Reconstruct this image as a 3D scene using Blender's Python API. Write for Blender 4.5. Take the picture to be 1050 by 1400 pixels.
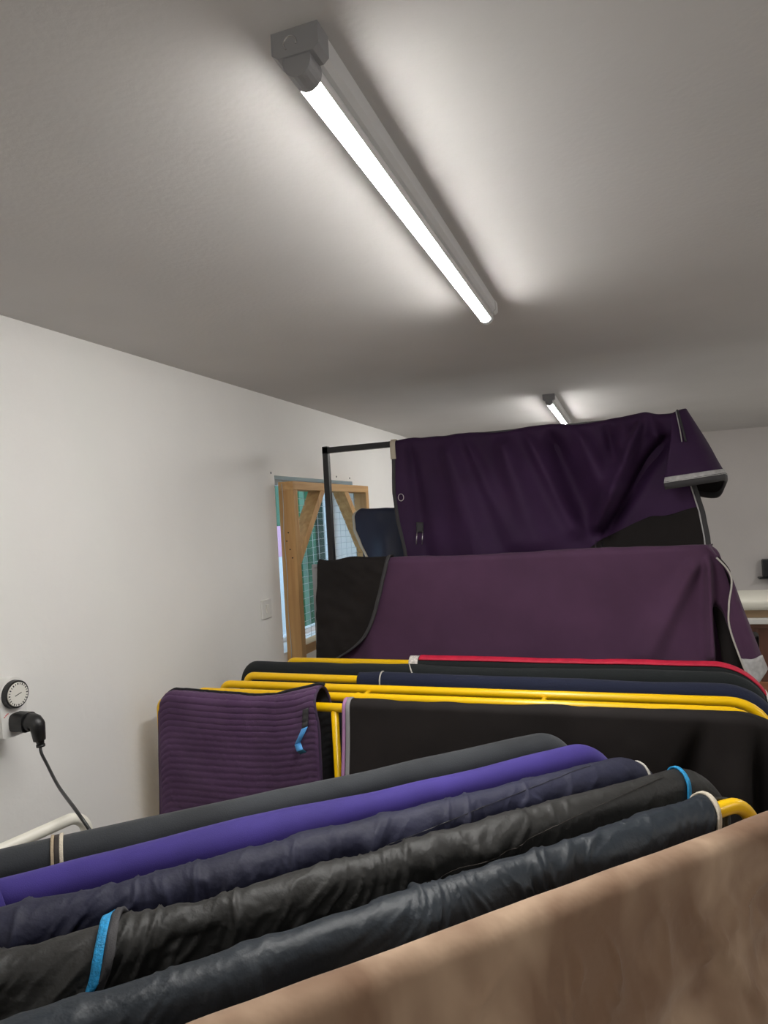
import bpy, bmesh, math, random
import numpy as np
from mathutils import Vector, Matrix
random.seed(3)
SC = bpy.context.scene
COL = SC.collection
for o in list(bpy.data.objects):
    bpy.data.objects.remove(o)
R = math.radians

# ------------------------------------------------------------------ camera
YAW, PITCH, ROLL, FPX = 19.45, 0.39, -3.25, 930.0
CAMZ = 1.75
f = Vector((-math.sin(R(YAW))*math.cos(R(PITCH)), math.cos(R(YAW))*math.cos(R(PITCH)), math.sin(R(PITCH))))
r0 = Vector((math.cos(R(YAW)), math.sin(R(YAW)), 0)); u0 = r0.cross(f)
cr, sr = math.cos(R(ROLL)), math.sin(R(ROLL))
rv = cr*r0 + sr*u0; uv = -sr*r0 + cr*u0
cd = bpy.data.cameras.new('camera'); cam = bpy.data.objects.new('camera', cd); COL.objects.link(cam)
cam.matrix_world = Matrix(((rv.x, uv.x, -f.x, 0), (rv.y, uv.y, -f.y, 0), (rv.z, uv.z, -f.z, CAMZ), (0, 0, 0, 1)))
cd.sensor_width = 36; cd.sensor_fit = 'AUTO'; cd.lens = FPX/1400*36; cd.clip_start = .01
SC.camera = cam
# ------------------------------------------------------------------ sky, exposure
SKY = 3.2
TUBE = 150.0
TARC = 60.0
EXPO = 0.12
w = bpy.data.worlds.new('sky'); SC.world = w; w.use_nodes = True
bg = w.node_tree.nodes['Background']; bg.inputs[0].default_value = (.55, .75, 1, 1); bg.inputs[1].default_value = SKY
SC.view_settings.view_transform = 'Standard'; SC.view_settings.look = 'None'
SC.view_settings.exposure = EXPO; SC.view_settings.gamma = 1; SC.view_settings.use_curve_mapping = False

# ------------------------------------------------------------------ materials
def s2l(c):
    return tuple((x/12.92 if x <= .04045 else ((x+.055)/1.055)**2.4) for x in c)
def hexc(r, g, b):
    return s2l((r/255, g/255, b/255))
def mat(name, col, rough=.6, metal=0, bump=0, bscale=200, var=0, vscale=4, spec=.5, sheen=0, emit=None, es=0, col2=None, weave=0, bdist=.002, ramp=None):
    m = bpy.data.materials.new(name); m.use_nodes = True
    nt = m.node_tree; p = nt.nodes['Principled BSDF']
    p.inputs['Base Color'].default_value = (*col, 1); p.inputs['Roughness'].default_value = rough
    p.inputs['Metallic'].default_value = metal; p.inputs['Specular IOR Level'].default_value = spec
    if sheen:
        p.inputs['Sheen Weight'].default_value = sheen; p.inputs['Sheen Roughness'].default_value = .5
    if emit:
        p.inputs['Emission Color'].default_value = (*emit, 1); p.inputs['Emission Strength'].default_value = es
    tc = nt.nodes.new('ShaderNodeTexCoord')
    if var or col2:
        n = nt.nodes.new('ShaderNodeTexNoise'); n.inputs['Scale'].default_value = vscale; n.inputs['Detail'].default_value = 5
        nt.links.new(tc.outputs['Object'], n.inputs['Vector'])
        cr_ = nt.nodes.new('ShaderNodeValToRGB')
        a, b = cr_.color_ramp.elements
        a.position = .35; b.position = .68
        if ramp: a.position, b.position = ramp
        if col2: a.color = (*col, 1); b.color = (*col2, 1)
        else:
            a.color = tuple(x*(1-var) for x in col)+(1,); b.color = tuple(min(1, x*(1+var)) for x in col)+(1,)
        nt.links.new(n.outputs['Fac'], cr_.inputs[0]); nt.links.new(cr_.outputs[0], p.inputs['Base Color'])
    if bump or weave:
        bp = nt.nodes.new('ShaderNodeBump'); bp.inputs['Strength'].default_value = bump or weave; bp.inputs['Distance'].default_value = bdist
        n = nt.nodes.new('ShaderNodeTexNoise'); n.inputs['Scale'].default_value = bscale; n.inputs['Detail'].default_value = 3
        nt.links.new(tc.outputs['Object'], n.inputs['Vector'])
        nt.links.new(n.outputs['Fac'], bp.inputs['Height']); nt.links.new(bp.outputs[0], p.inputs['Normal'])
    return m
def wood_mat(name, c1, c2, axis='Z', scale=1.0, rough=.6):
    m = bpy.data.materials.new(name); m.use_nodes = True
    nt = m.node_tree; p = nt.nodes['Principled BSDF']; p.inputs['Roughness'].default_value = rough
    tc = nt.nodes.new('ShaderNodeTexCoord'); mp = nt.nodes.new('ShaderNodeMapping')
    s = [40*scale, 40*scale, 40*scale]; s['XYZ'.index(axis)] = 2.2*scale
    mp.inputs['Scale'].default_value = s
    n = nt.nodes.new('ShaderNodeTexNoise'); n.inputs['Scale'].default_value = 1.; n.inputs['Detail'].default_value = 4
    cr_ = nt.nodes.new('ShaderNodeValToRGB'); a, b = cr_.color_ramp.elements
    a.position = .35; b.position = .7; a.color = (*c1, 1); b.color = (*c2, 1)
    nt.links.new(tc.outputs['Object'], mp.inputs[0]); nt.links.new(mp.outputs[0], n.inputs['Vector'])
    nt.links.new(n.outputs['Fac'], cr_.inputs[0]); nt.links.new(cr_.outputs[0], p.inputs['Base Color'])
    return m
M = {}
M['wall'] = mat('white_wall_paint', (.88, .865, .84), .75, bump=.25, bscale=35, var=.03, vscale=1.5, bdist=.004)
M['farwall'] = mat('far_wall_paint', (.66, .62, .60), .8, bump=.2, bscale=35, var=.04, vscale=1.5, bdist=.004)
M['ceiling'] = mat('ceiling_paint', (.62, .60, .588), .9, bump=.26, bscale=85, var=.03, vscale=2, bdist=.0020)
M['floor'] = mat('concrete_floor', (.50, .485, .46), .8, bump=.3, bscale=60, var=.2)
M['tube'] = mat('lit_tube', (1, 1, 1), .3, emit=(1, .985, .95), es=TUBE)
M['enamel'] = mat('white_enamel', (.78, .78, .78), .35)
M['cap'] = mat('shaded_near_cap', (.33, .33, .34), .45)  # grey holds the shade on the viewer-facing end of the fitting
M['chrome'] = mat('chrome_steel', (.7, .7, .7), .25, metal=1)
M['yellow'] = mat('yellow_powder_coat', (.97, .58, .003), .3)
M['whitetube'] = mat('cream_powder_coat', (.80, .77, .68), .3)
M['blacktube'] = mat('black_powder_coat', (.018, .018, .02), .4)
M['greytube'] = mat('grey_steel_tube', (.30, .30, .31), .4, metal=.4)
M['purpletop'] = mat('deep_purple_canvas', (0.0422, 0.0158, 0.0563), .7, bump=.25, bscale=900, var=.16, vscale=4, spec=.25)
M['purplemid'] = mat('plum_canvas', (0.0862, 0.037, 0.081), .8, bump=.25, bscale=900, var=.10, vscale=5, sheen=.08, spec=.25)
M['blackcanvas'] = mat('black_canvas', (.015, .012, .0115), .8, bump=.25, bscale=900, var=.2, vscale=5, spec=.25)
M['charcoal'] = mat('charcoal_binding', (.045, .043, .046), .7, bump=.4, bscale=500)
M['silver'] = mat('silver_reflective_tape', (.48, .47, .47), .4, bump=.4, bscale=180, var=.15, vscale=60)
M['piping'] = mat('pale_piping', (.55, .52, .47), .6, bump=.5, bscale=500)
M['creamtape'] = mat('cream_woven_tape', (.62, .55, .44), .7, bump=.8, bscale=350)
M['whitetape'] = mat('white_braid', (.75, .70, .66), .7, bump=1, bscale=220, var=.25, vscale=150)
M['tantape'] = mat('tan_woven_tape', (.42, .33, .22), .7, bump=.8, bscale=350)
M['darktape'] = mat('dark_brown_tape', (.03, .022, .018), .7)
M['blue'] = mat('bright_blue_ribbon', (.016, .30, .62), .55, bump=.9, bscale=420, var=.25, vscale=160)
M['skyblue'] = mat('sky_blue_ribbon', (.09, .36, .78), .5, bump=.5, bscale=300)
M['teal'] = mat('dark_teal_ribbon', (.012, .09, .14), .6)
M['red'] = mat('red_binding', (.62, .012, .05), .6, bump=.5, bscale=400, var=.1, vscale=40)
M['pink'] = mat('lilac_pink_tape', (.45, .22, .42), .7, bump=.6, bscale=400)
M['greytape'] = mat('grey_tape', (.30, .29, .30), .7, bump=.6, bscale=400)
M['greyrug'] = mat('slate_grey_fleece', (0.0317, 0.0352, 0.0405), .8, bump=.3, bscale=400, var=.25, vscale=5, sheen=.12, spec=.3)
M['violetrug'] = mat('violet_cotton', (0.0484, 0.0308, 0.2156), .75, bump=.25, bscale=700, var=.14, vscale=6, sheen=.08, spec=.3)
M['navyrug'] = mat('navy_nylon', (0.0119, 0.0128, 0.0378), .68, bump=.5, bscale=55, bdist=.005, var=.2, vscale=6)
M['blackrug'] = mat('black_nylon', (0.0136, 0.013, 0.0119), .58, bump=.5, bscale=55, bdist=.005, var=.2, vscale=6)
M['inknylon'] = mat('blue_black_nylon', (0.0079, 0.0136, 0.0211), .54, bump=.5, bscale=55, bdist=.005, var=.2, vscale=6)
def suede_mat():
    m = mat('tan_suede', (.36, .23, .14), .8, bump=.45, bscale=17, bdist=.012, sheen=.12, spec=.3)
    nt = m.node_tree; p = nt.nodes['Principled BSDF']; tc = nt.nodes.new('ShaderNodeTexCoord')
    def noise_(scale, rot, mul, dist):
        mp = nt.nodes.new('ShaderNodeMapping'); mp.inputs['Scale'].default_value = mul; mp.inputs['Rotation'].default_value = rot
        n = nt.nodes.new('ShaderNodeTexNoise'); n.inputs['Scale'].default_value = scale; n.inputs['Detail'].default_value = 3; n.inputs['Distortion'].default_value = dist
        nt.links.new(tc.outputs['Object'], mp.inputs[0]); nt.links.new(mp.outputs[0], n.inputs['Vector']); return n
    a = noise_(5.5, (0, R(25), R(43)), (1, 1, .6), .5)
    b = noise_(1., (0, R(32), R(43)), (7, 5, 4), .3)
    mx = nt.nodes.new('ShaderNodeMath'); mx.operation = 'MULTIPLY_ADD'; mx.inputs[1].default_value = .30
    nt.links.new(b.outputs['Fac'], mx.inputs[0]); sc = nt.nodes.new('ShaderNodeMath'); sc.operation = 'MULTIPLY'; sc.inputs[1].default_value = .72
    nt.links.new(a.outputs['Fac'], sc.inputs[0]); nt.links.new(sc.outputs[0], mx.inputs[2])
    cr_ = nt.nodes.new('ShaderNodeValToRGB'); e0, e1 = cr_.color_ramp.elements
    e0.position = .44; e1.position = .66; e0.color = (.22, .130, .080, 1); e1.color = (.52, .37, .255, 1)
    nt.links.new(mx.outputs[0], cr_.inputs[0]); nt.links.new(cr_.outputs[0], p.inputs['Base Color'])
    return m
M['tan'] = suede_mat()
M['tanlining'] = mat('dark_lining', (.06, .045, .04), .8)
M['blackfleece'] = mat('black_fleece', (.010, .013, .014), .95, bump=.6, bscale=300, sheen=.05)
M['navyfleece'] = mat('navy_fleece', (.008, .012, .035), .95, bump=.6, bscale=300, sheen=.05)
M['navyquilt'] = mat('navy_lining', (.016, .022, .055), .5, bump=.2, bscale=60)
M['pad'] = mat('plum_quilted_cotton', (0.0686, 0.0282, 0.081), .8, bump=.4, bscale=300, col2=(.10, .048, .115), vscale=7, sheen=.12, spec=.3)
M['padlining'] = mat('black_pad_lining', (.012, .012, .014), .9)
M['padpiping'] = mat('dark_purple_piping', (.035, .018, .05), .7)
M['pine'] = wood_mat('pine_timber_upright', (.50, .27, .10), (.66, .40, .17), 'Z')
M['pineb'] = wood_mat('pine_timber_beam', (.52, .29, .11), (.68, .42, .19), 'Y')
M['wire'] = mat('galvanised_wire', (.55, .56, .56), .45, metal=.6)
M['plastic'] = mat('white_plastic', (.80, .79, .76), .4)
M['dial'] = mat('pale_dial_plastic', (.82, .80, .74), .4)
M['ink'] = mat('dark_print', (.03, .03, .03), .6)
M['redink'] = mat('red_print', (.6, .04, .03), .6)
M['rubber'] = mat('black_rubber', (.014, .014, .015), .38)
M['green'] = mat('green_painted_steel', (.018, .13, .05), .5, var=.3, vscale=2)
M['greend'] = mat('dark_green_painted_steel', (.010, .04, .02), .6)
M['ground'] = mat('gravel_ground', (.2, .2, .19), .9, bump=.5, bscale=40, var=.3, vscale=20)
M['sign'] = mat('white_sign_board', (.85, .85, .88), .5)
M['signpink'] = mat('pink_sign_board', (.85, .42, .62), .5)
M['upvc'] = mat('white_window_frame', (.75, .76, .78), .35)
M['cream'] = mat('cream_foam', (.72, .69, .60), .85, bump=.4, bscale=150)
M['kraft'] = mat('tan_cardboard', (.38, .26, .15), .8, var=.1, vscale=5)
M['whiteboard'] = mat('white_laminate', (.70, .68, .65), .4, var=.06)
M['cotwood'] = wood_mat('reddish_brown_timber', (.11, .040, .022), (.17, .066, .035), 'Z', .6, .45)
M['blackplastic'] = mat('black_plastic', (.015, .015, .017), .4)
M['lintel'] = mat('shaded_reveal_paint', (.60, .62, .65), .8)
M['ring'] = mat('nickel_ring', (.75, .72, .72), .3, metal=1)
def glass_mat():
    m = bpy.data.materials.new('window_glass'); m.use_nodes = True; nt = m.node_tree; nt.nodes.clear()
    o = nt.nodes.new('ShaderNodeOutputMaterial'); mx = nt.nodes.new('ShaderNodeMixShader'); t = nt.nodes.new('ShaderNodeBsdfTransparent')
    g = nt.nodes.new('ShaderNodeBsdfGlossy'); g.inputs['Roughness'].default_value = .02
    lw = nt.nodes.new('ShaderNodeLayerWeight'); lw.inputs[0].default_value = .5
    fr = nt.nodes.new('ShaderNodeMath'); fr.operation = 'POWER'; fr.inputs[1].default_value = 5; nt.links.new(lw.outputs['Facing'], fr.inputs[0])
    t.inputs[0].default_value = (.93, .96, .95, 1)
    nt.links.new(fr.outputs[0], mx.inputs[0]); nt.links.new(t.outputs[0], mx.inputs[1]); nt.links.new(g.outputs[0], mx.inputs[2])
    nt.links.new(mx.outputs[0], o.inputs[0]); return m
M['glass'] = glass_mat()

# ------------------------------------------------------------------ helpers
def link(name, verts, faces, m, parent=None, smooth=False, mats=None):
    me = bpy.data.meshes.new(name); me.from_pydata([tuple(v) for v in verts], [], [tuple(int(i) for i in q) for q in faces]); me.update()
    for x in (mats or [m]): me.materials.append(x)
    if smooth:
        me.polygons.foreach_set('use_smooth', [True]*len(me.polygons))
    o = bpy.data.objects.new(name, me); COL.objects.link(o)
    if parent:
        o.parent = parent; o.matrix_parent_inverse = Matrix.Translation(-Vector(parent.location))
    return o
def obj(name, bm, m, parent=None, smooth=False, mats=None):
    bmesh.ops.recalc_face_normals(bm, faces=bm.faces)
    me = bpy.data.meshes.new(name); bm.to_mesh(me); bm.free()
    for x in (mats or [m]): me.materials.append(x)
    if smooth:
        me.polygons.foreach_set('use_smooth', [True]*len(me.polygons))
    o = bpy.data.objects.new(name, me); COL.objects.link(o)
    if parent:
        o.parent = parent; o.matrix_parent_inverse = Matrix.Translation(-Vector(parent.location))
    return o
def thing(name, label, cat, loc=(0, 0, 0), group=None):
    o = bpy.data.objects.new(name, None); COL.objects.link(o); o.location = loc; o.empty_display_size = .1
    return tag(o, label, cat, group)
def tag(o, label, cat, group=None):
    o['label'] = label; o['category'] = cat
    if group: o['group'] = group
    return o
def struct(o):
    o['kind'] = 'structure'; return o
def box(bm, lo, hi, bev=0):
    lo, hi = Vector(lo), Vector(hi)
    g = bmesh.ops.create_cube(bm, size=1)
    for v in g['verts']:
        v.co = Vector([(lo[i]+hi[i])/2 + v.co[i]*(hi[i]-lo[i]) for i in range(3)])
    if bev:
        es = list({e for v in g['verts'] for e in v.link_edges})
        bmesh.ops.bevel(bm, geom=es, offset=bev, segments=2, affect='EDGES', profile=.5)
    return bm
def boxo(name, lo, hi, m, parent=None, bev=0):
    return obj(name, box(bmesh.new(), lo, hi, bev), m, parent)
def prism(bm, pts, off):
    """pts: 3D polygon, extruded by vector off"""
    off = Vector(off); a = [bm.verts.new(p) for p in pts]; b = [bm.verts.new(Vector(p)+off) for p in pts]
    bm.faces.new(a); bm.faces.new(b[::-1])
    for i in range(len(a)):
        j = (i+1) % len(a); bm.faces.new((a[i], b[i], b[j], a[j]))
    return bm
def sweep(bm, path, rad, n=12, cap=True, square=False):
    path = [Vector(p) for p in path]
    rings = []; up = None
    for i, p in enumerate(path):
        t = (path[min(i+1, len(path)-1)] - path[max(i-1, 0)]).normalized()
        if up is None:
            up = Vector((0, 0, 1)) if abs(t.z) < .9 else Vector((0, 1, 0))
        up = (up - t*up.dot(t)).normalized(); sd = t.cross(up)
        rr = rad[i] if hasattr(rad, '__len__') else rad
        ring = []
        for k in range(n):
            a = 2*math.pi*(k+.5)/n
            q = rr*(math.sqrt(2) if square else 1)
            ring.append(bm.verts.new(p + up*math.cos(a)*q + sd*math.sin(a)*q))
        rings.append(ring)
    for a, b in zip(rings, rings[1:]):
        for k in range(n):
            bm.faces.new((a[k], a[(k+1) % n], b[(k+1) % n], b[k]))
    if cap:
        bm.faces.new(rings[0][::-1]); bm.faces.new(rings[-1])
    return bm
def fillet(pts, rads, seg=8):
    pts = [Vector(p) for p in pts]; out = [pts[0]]
    if not hasattr(rads, '__len__'): rads = [rads]*(len(pts)-2)
    for i in range(1, len(pts)-1):
        p = pts[i]; a = (pts[i-1]-p).normalized(); b = (pts[i+1]-p).normalized()
        ang = a.angle(b); d = rads[i-1]/math.tan(ang/2)
        c = p + (a+b).normalized()*(rads[i-1]/math.sin(ang/2))
        s = p+a*d-c; e = p+b*d-c
        for k in range(seg+1):
            out.append(c + s.normalized().slerp(e.normalized(), k/seg)*rads[i-1])
    out.append(pts[-1]); return out
def spline(pts, n=8):
    pts = [np.array(p, float) for p in pts]; P = [2*pts[0]-pts[1]]+pts+[2*pts[-1]-pts[-2]]; out = []
    for i in range(1, len(P)-2):
        for k in range(n):
            t = k/n; a, b, c, d = P[i-1], P[i], P[i+1], P[i+2]
            out.append(.5*(2*b+(c-a)*t+(2*a-5*b+4*c-d)*t*t+(3*b-a-3*c+d)*t**3))
    out.append(pts[-1]); return out
def tube(name, path, rad, m, parent=None, n=12, square=False):
    return obj(name, sweep(bmesh.new(), path, rad, n, True, square), m, parent, smooth=not square)

def hsh(i, j, s):
    x = np.sin(i*127.1 + j*311.7 + s*74.7)*43758.5453
    return x - np.floor(x)
def noise(x, y, s=0):
    x, y = np.broadcast_arrays(np.asarray(x, float), np.asarray(y, float))
    i, j = np.floor(x), np.floor(y); fx, fy = x-i, y-j
    fx = fx*fx*fx*(fx*(fx*6-15)+10); fy = fy*fy*fy*(fy*(fy*6-15)+10)
    a, b, c, d = hsh(i, j, s), hsh(i+1, j, s), hsh(i, j+1, s), hsh(i+1, j+1, s)
    return ((a*(1-fx)+b*fx)*(1-fy)+(c*(1-fx)+d*fx)*fy)*2-1
def fbm(x, y, s=0, o=3):
    return sum(noise(x*2**k, y*2**k, s+k*7)*.5**k for k in range(o))
def sstep(a, b, x):
    t = np.clip((np.asarray(x, float)-a)/(b-a), 0, 1); return t*t*(3-2*t)
def interp(xs, ys):
    return lambda x: np.interp(x, xs, ys)

class Drape:
    """cloth hung over a horizontal bar. s runs along the bar, v across it (v>0 falls on the front side)"""
    def __init__(self, O, t, z, r, disp=None, dz=None, flare=.03, front=None):
        self.O = np.array(O, float); self.t = np.array([t[0], t[1], 0.]); self.t /= np.linalg.norm(self.t)
        self.n = np.array([self.t[1], -self.t[0], 0]) if front is None else np.array(front, float)
        self.z, self.r = z, r; self.disp = disp or (lambda s, v: 0*s); self.dz = dz or (lambda s: 0*s); self.flare = flare
    def P(self, s, v, off=0.):
        s, v = np.broadcast_arrays(np.asarray(s, float), np.asarray(v, float))
        r = self.r(s) if callable(self.r) else self.r+0*s
        q = r*math.pi/2; ang = np.clip(v, -q, q)/r
        ex = np.maximum(np.abs(v)-q, 0); sg = np.sign(v)
        nh = np.sin(ang); nz = np.cos(ang)
        d = self.disp(s, v)+off
        h = r*nh + sg*ex*self.flare + nh*d
        z = self.z - r + r*nz - ex + nz*d + self.dz(s)
        return self.O + s[..., None]*self.t + h[..., None]*self.n + np.array([0, 0, 1.])*z[..., None]
    def sheet(self, name, s0, s1, v0, v1, ns, nv, m, parent=None, off=0., thick=.006, lining=None, ss=None):
        vv = np.linspace(v0, v1, nv)
        if v0 < 0 < v1:      # denser over the bar
            q = .12
            a = max(8, nv//2)
            vv = np.unique(np.concatenate([np.linspace(v0, max(v0, -q), max(2, (nv-a)//3)), np.linspace(max(v0, -q), min(v1, q), a), np.linspace(min(v1, q), v1, max(2, nv-a-(nv-a)//3))]))
        nv = len(vv)
        uu = np.linspace(0, 1, ns) if ss is None else ss
        ns = len(uu)
        U, V = np.meshgrid(uu, vv, indexing='ij')
        a = s0(V) if callable(s0) else s0+0*V
        b = s1(V) if callable(s1) else s1+0*V
        P = self.P(a+(b-a)*U, V, off).reshape(-1, 3)
        return grid(name, P, ns, nv, m, parent, thick, lining)
def grid(name, P, ns, nv, m, parent=None, thick=.006, lining=None, flip=False):
    idx = np.arange(ns*nv).reshape(ns, nv)
    F = np.stack([idx[:-1, :-1], idx[:-1, 1:], idx[1:, 1:], idx[1:, :-1]], -1).reshape(-1, 4)
    if flip: F = F[:, ::-1]
    o = link(name, P.tolist(), F.tolist(), m, parent, True, [m, lining] if lining else None)
    if thick:
        so = o.modifiers.new('thickness', 'SOLIDIFY'); so.thickness = thick; so.offset = -1
        if lining: so.material_offset = 1
    return o

# ------------------------------------------------------------------ room shell
WX, RX, Y0, Y1, CZ = -1.55, 4.4, -2.7, 6.77, 2.35
WY0, WY1, WZ0, WZ1, WD = 2.861, 3.843, 1.12, 1.974, .20
struct(boxo('floor', (WX-.2, Y0-.2, -.1), (RX+.2, Y1+.2, 0), M['floor']))
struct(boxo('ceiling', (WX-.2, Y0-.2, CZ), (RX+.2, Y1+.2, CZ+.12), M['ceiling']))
bm = bmesh.new()
box(bm, (WX-WD, Y0, 0), (WX, WY0, CZ)); box(bm, (WX-WD, WY1, 0), (WX, Y1, CZ))
box(bm, (WX-WD, WY0, 0), (WX, WY1, WZ0)); box(bm, (WX-WD, WY0, WZ1), (WX, WY1, CZ))
wl = struct(obj('wall_left', bm, M['wall']))
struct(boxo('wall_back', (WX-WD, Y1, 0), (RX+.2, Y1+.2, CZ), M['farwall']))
struct(boxo('wall_right', (RX, Y0, 0), (RX+.2, Y1, CZ), M['wall']))
struct(boxo('wall_front', (WX-WD, Y0-.2, 0), (RX+.2, Y0, CZ), M['wall']))
# filled screw holes in the wall above the window
for y, z in ((3.60, 1.995), (3.80, 1.993), (2.83, 1.985)):
    bm = bmesh.new(); bmesh.ops.create_cone(bm, cap_ends=True, segments=10, radius1=.006, radius2=.005, depth=.004, matrix=Matrix.Translation((WX+.001, y, z))@Matrix.Rotation(R(90), 4, 'Y'))
    obj('wall_plug', bm, M['greytape'], wl)
# window in the left wall
bm = bmesh.new()
for lo, hi in (((WX-.19, WY0, WZ0), (WX-.14, WY0+.012, WZ1)), ((WX-.19, WY1-.03, WZ0), (WX-.14, WY1, WZ1)),
               ((WX-.19, WY0, WZ0), (WX-.14, WY1, WZ0+.035)), ((WX-.19, WY0, WZ1-.03), (WX-.14, WY1, WZ1))):
    box(bm, lo, hi, .003)
win = struct(obj('window_1', bm, M['upvc']))
boxo('pane', (WX-.168, WY0+.013, WZ0+.036), (WX-.162, WY1-.031, WZ1-.031), M['glass'], win)
boxo('window_sill', (WX-.14, WY0, WZ0), (WX-.002, WY1, WZ0+.012), M['upvc'], win)

# outside
struct(boxo('ground_outside', (-9, -3, -.25), (WX-WD, 14, -.1), M['ground']))
con = thing('shipping_container', 'green painted steel container outside beyond the window', 'container', (-3.4, 5.5, -.1))
bm = bmesh.new(); ys = []
y = 2.6
prof = []
while y < 9.4:
    prof += [(-2.9, y), (-2.9, y+.09), (-2.94, y+.12), (-2.94, y+.2)]; y += .23
pts = [(-4.6, 2.6)] + prof + [(-4.6, y)]
prism(bm, [(a, b, 0.0) for a, b in pts], (0, 0, 2.3))
obj('corrugated_wall', bm, M['green'], con)
boxo('roof_rail', (-4.62, 2.58, 2.3), (-2.86, y+.02, 2.42), M['greend'], con)
boxo('base_rail', (-4.62, 2.58, -.1), (-2.86, y+.02, 0.0), M['greend'], con)
for yy in (6.2, 6.9):
    boxo('door_post', (-2.9, yy, 0), (-2.84, yy+.16, 2.3), M['greend'], con)
sg = thing('sign_board', 'white and pink sign board on the green container outside', 'sign', (-2.88, 5.35, 1.2))
boxo('board', (-2.898, 5.05, .55), (-2.872, 5.62, 1.72), M['sign'], sg)
boxo('pink_band', (-2.898, 5.05, 1.45), (-2.868, 5.62, 1.72), M['signpink'], sg)

# ------------------------------------------------------------------ ceiling lights
def batten(y0, label, x=-.346):
    L = 1.23
    t = thing('ceiling_light', label, 'light', (x, y0+L/2, CZ), 'strip lights in one row along the ceiling')
    bm = bmesh.new()      # channel: flat top, sloped flanks
    pr = [(-.030, CZ), (.030, CZ), (.030, CZ-.025), (.022, CZ-.031), (-.022, CZ-.031), (-.030, CZ-.025)]
    prism(bm, [(x+a, y0+.03, b) for a, b in pr], (0, L-.06, 0))
    obj('spine', bm, M['enamel'], t)
    for e in (0, 1):
        ya = y0 if e == 0 else y0+L-.032
        mm = M['cap'] if e == 0 else M['enamel']  # near end coloured darker to paint in its shade, far end stays white
        bm = bmesh.new()
        pr = [(-.0315, CZ), (.0315, CZ), (.0315, CZ-.027), (.024, CZ-.033), (-.024, CZ-.033), (-.0315, CZ-.027)]
        prism(bm, [(x+a, ya, b) for a, b in pr], (0, .032, 0))
        cap = obj('end_cap', bm, mm, t)
        bm = bmesh.new()  # lamp holder hanging from the cap
        hp = [(-.0175, CZ-.028), (.0175, CZ-.028), (.0185, CZ-.039)] + [(.0185*math.cos(a), CZ-.040-.0185*math.sin(a)) for a in np.linspace(.1, math.pi-.1, 11)] + [(-.0185, CZ-.039)]
        prism(bm, [(x+a, ya+.003, b) for a, b in hp], (0, .034 if e == 0 else .026, 0))
        obj('lamp_holder', bm, mm, cap)
        if e == 0:
            bm = bmesh.new(); c = [(x-.006+.0085*math.cos(a), y0-.0005, CZ-.018+.0085*math.sin(a)) for a in np.linspace(R(-20), R(230), 14)]
            sweep(bm, c, .0011, 6); obj('cable_ring', bm, M['chrome'], cap)
    # lamp: the lower part is the lit diffuser, the top strip is its opaque white back
    def arc(a0, a1, k):
        return [(x+.0175*math.sin(a), CZ-.040-.0175*math.cos(a)) for a in np.linspace(a0, a1, k)]
    ya, yb = y0+.034, y0+L-.026
    for nm, a0, a1, mm in (('tube', R(-TARC), R(TARC), 'tube'), ('tube_back', R(TARC), R(360-TARC), 'enamel')):
        bm = bmesh.new(); prism(bm, [(p, ya, q) for p, q in arc(a0, a1, 18)], (0, yb-ya, 0)); obj(nm, bm, M[mm], t)
    return t
batten(.750, 'lit white strip light nearest the viewer, fully in view on the ceiling')
batten(-2.34, 'lit white strip light on the ceiling behind the viewer, out of the picture')
batten(.76, 'nearer strip light of the right hand row, out of the picture', 2.35)
batten(3.86, 'further strip light of the right hand row, out of the picture', 2.35)
batten(3.70, 'lit white strip light on the far ceiling above the top purple rug')

# ------------------------------------------------------------------ racks
def rail(parent, a, b, z, r=.0135, m='yellow', bend=(.035, .09), legs=True, n=14):
    a, b = Vector((a[0], a[1], z)), Vector((b[0], b[1], z))
    p = fillet([(a.x, a.y, .02), a, b, (b.x, b.y, .02)], bend, 8)
    o = tube('rail', p, r, M[m], parent, n)
    return o
# middle yellow rack
yr = thing('rug_rack', 'yellow tubular rug rack with parallel rails beside the white wall', 'rack', (-.55, 2.1, 0))
RZ = 1.2
# y at the left and right of each rail, left end x, right end x
RAILS = [(2.415, 2.395, -1.29, .325), (2.29, 2.27, -1.40, .345), (2.165, 2.115, -1.33, .33), (2.04, 2.03, -1.35, .335), (1.938, 1.934, -1.385, .315), (1.853, 1.852, -1.468, .235)]
for i, (ya, yb, xa, xb) in enumerate(RAILS):
    rail(yr, (xa, ya), (xb, yb), RZ-(.009 if i == 5 else 0), bend=(.03, .13 if i == 0 else .10))
    xm = -.845 if i == 5 else -.838
    ym = ya+(yb-ya)*(xm-xa)/(xb-xa)
    tube('mid_post', [(xm, ym, .02), (xm, ym, RZ-.008)], .0115, M['yellow'], yr)
for xs in ((-.835, 0, 1), (-.27, 0, 1)): pass
def lerp_y(i, x):
    ya, yb, xa, xb = RAILS[i]; return ya+(yb-ya)*(x-xa)/(xb-xa)
for i, j, x in ((4, 5, -.80), (3, 4, -.80), (0, 1, -.78), (3, 4, -.25), (4, 5, -.27)):
    tube('spacer', [(x, lerp_y(i, x), RZ-.006), (x, lerp_y(j, x), RZ-.006)], .007, M['yellow'], yr, 8)
for x in (-1.28, -.838, .3):
    boxo('foot_bar', (x-.018, 1.82, 0), (x+.018, 2.45, .03), M['yellow'], yr, .004)

# front rack: rails run away to the right
T = np.array([math.cos(R(43)), math.sin(R(43))]); N = np.array([T[1], -T[0]])
def fr(s, n): return T*s+N*n
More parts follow.
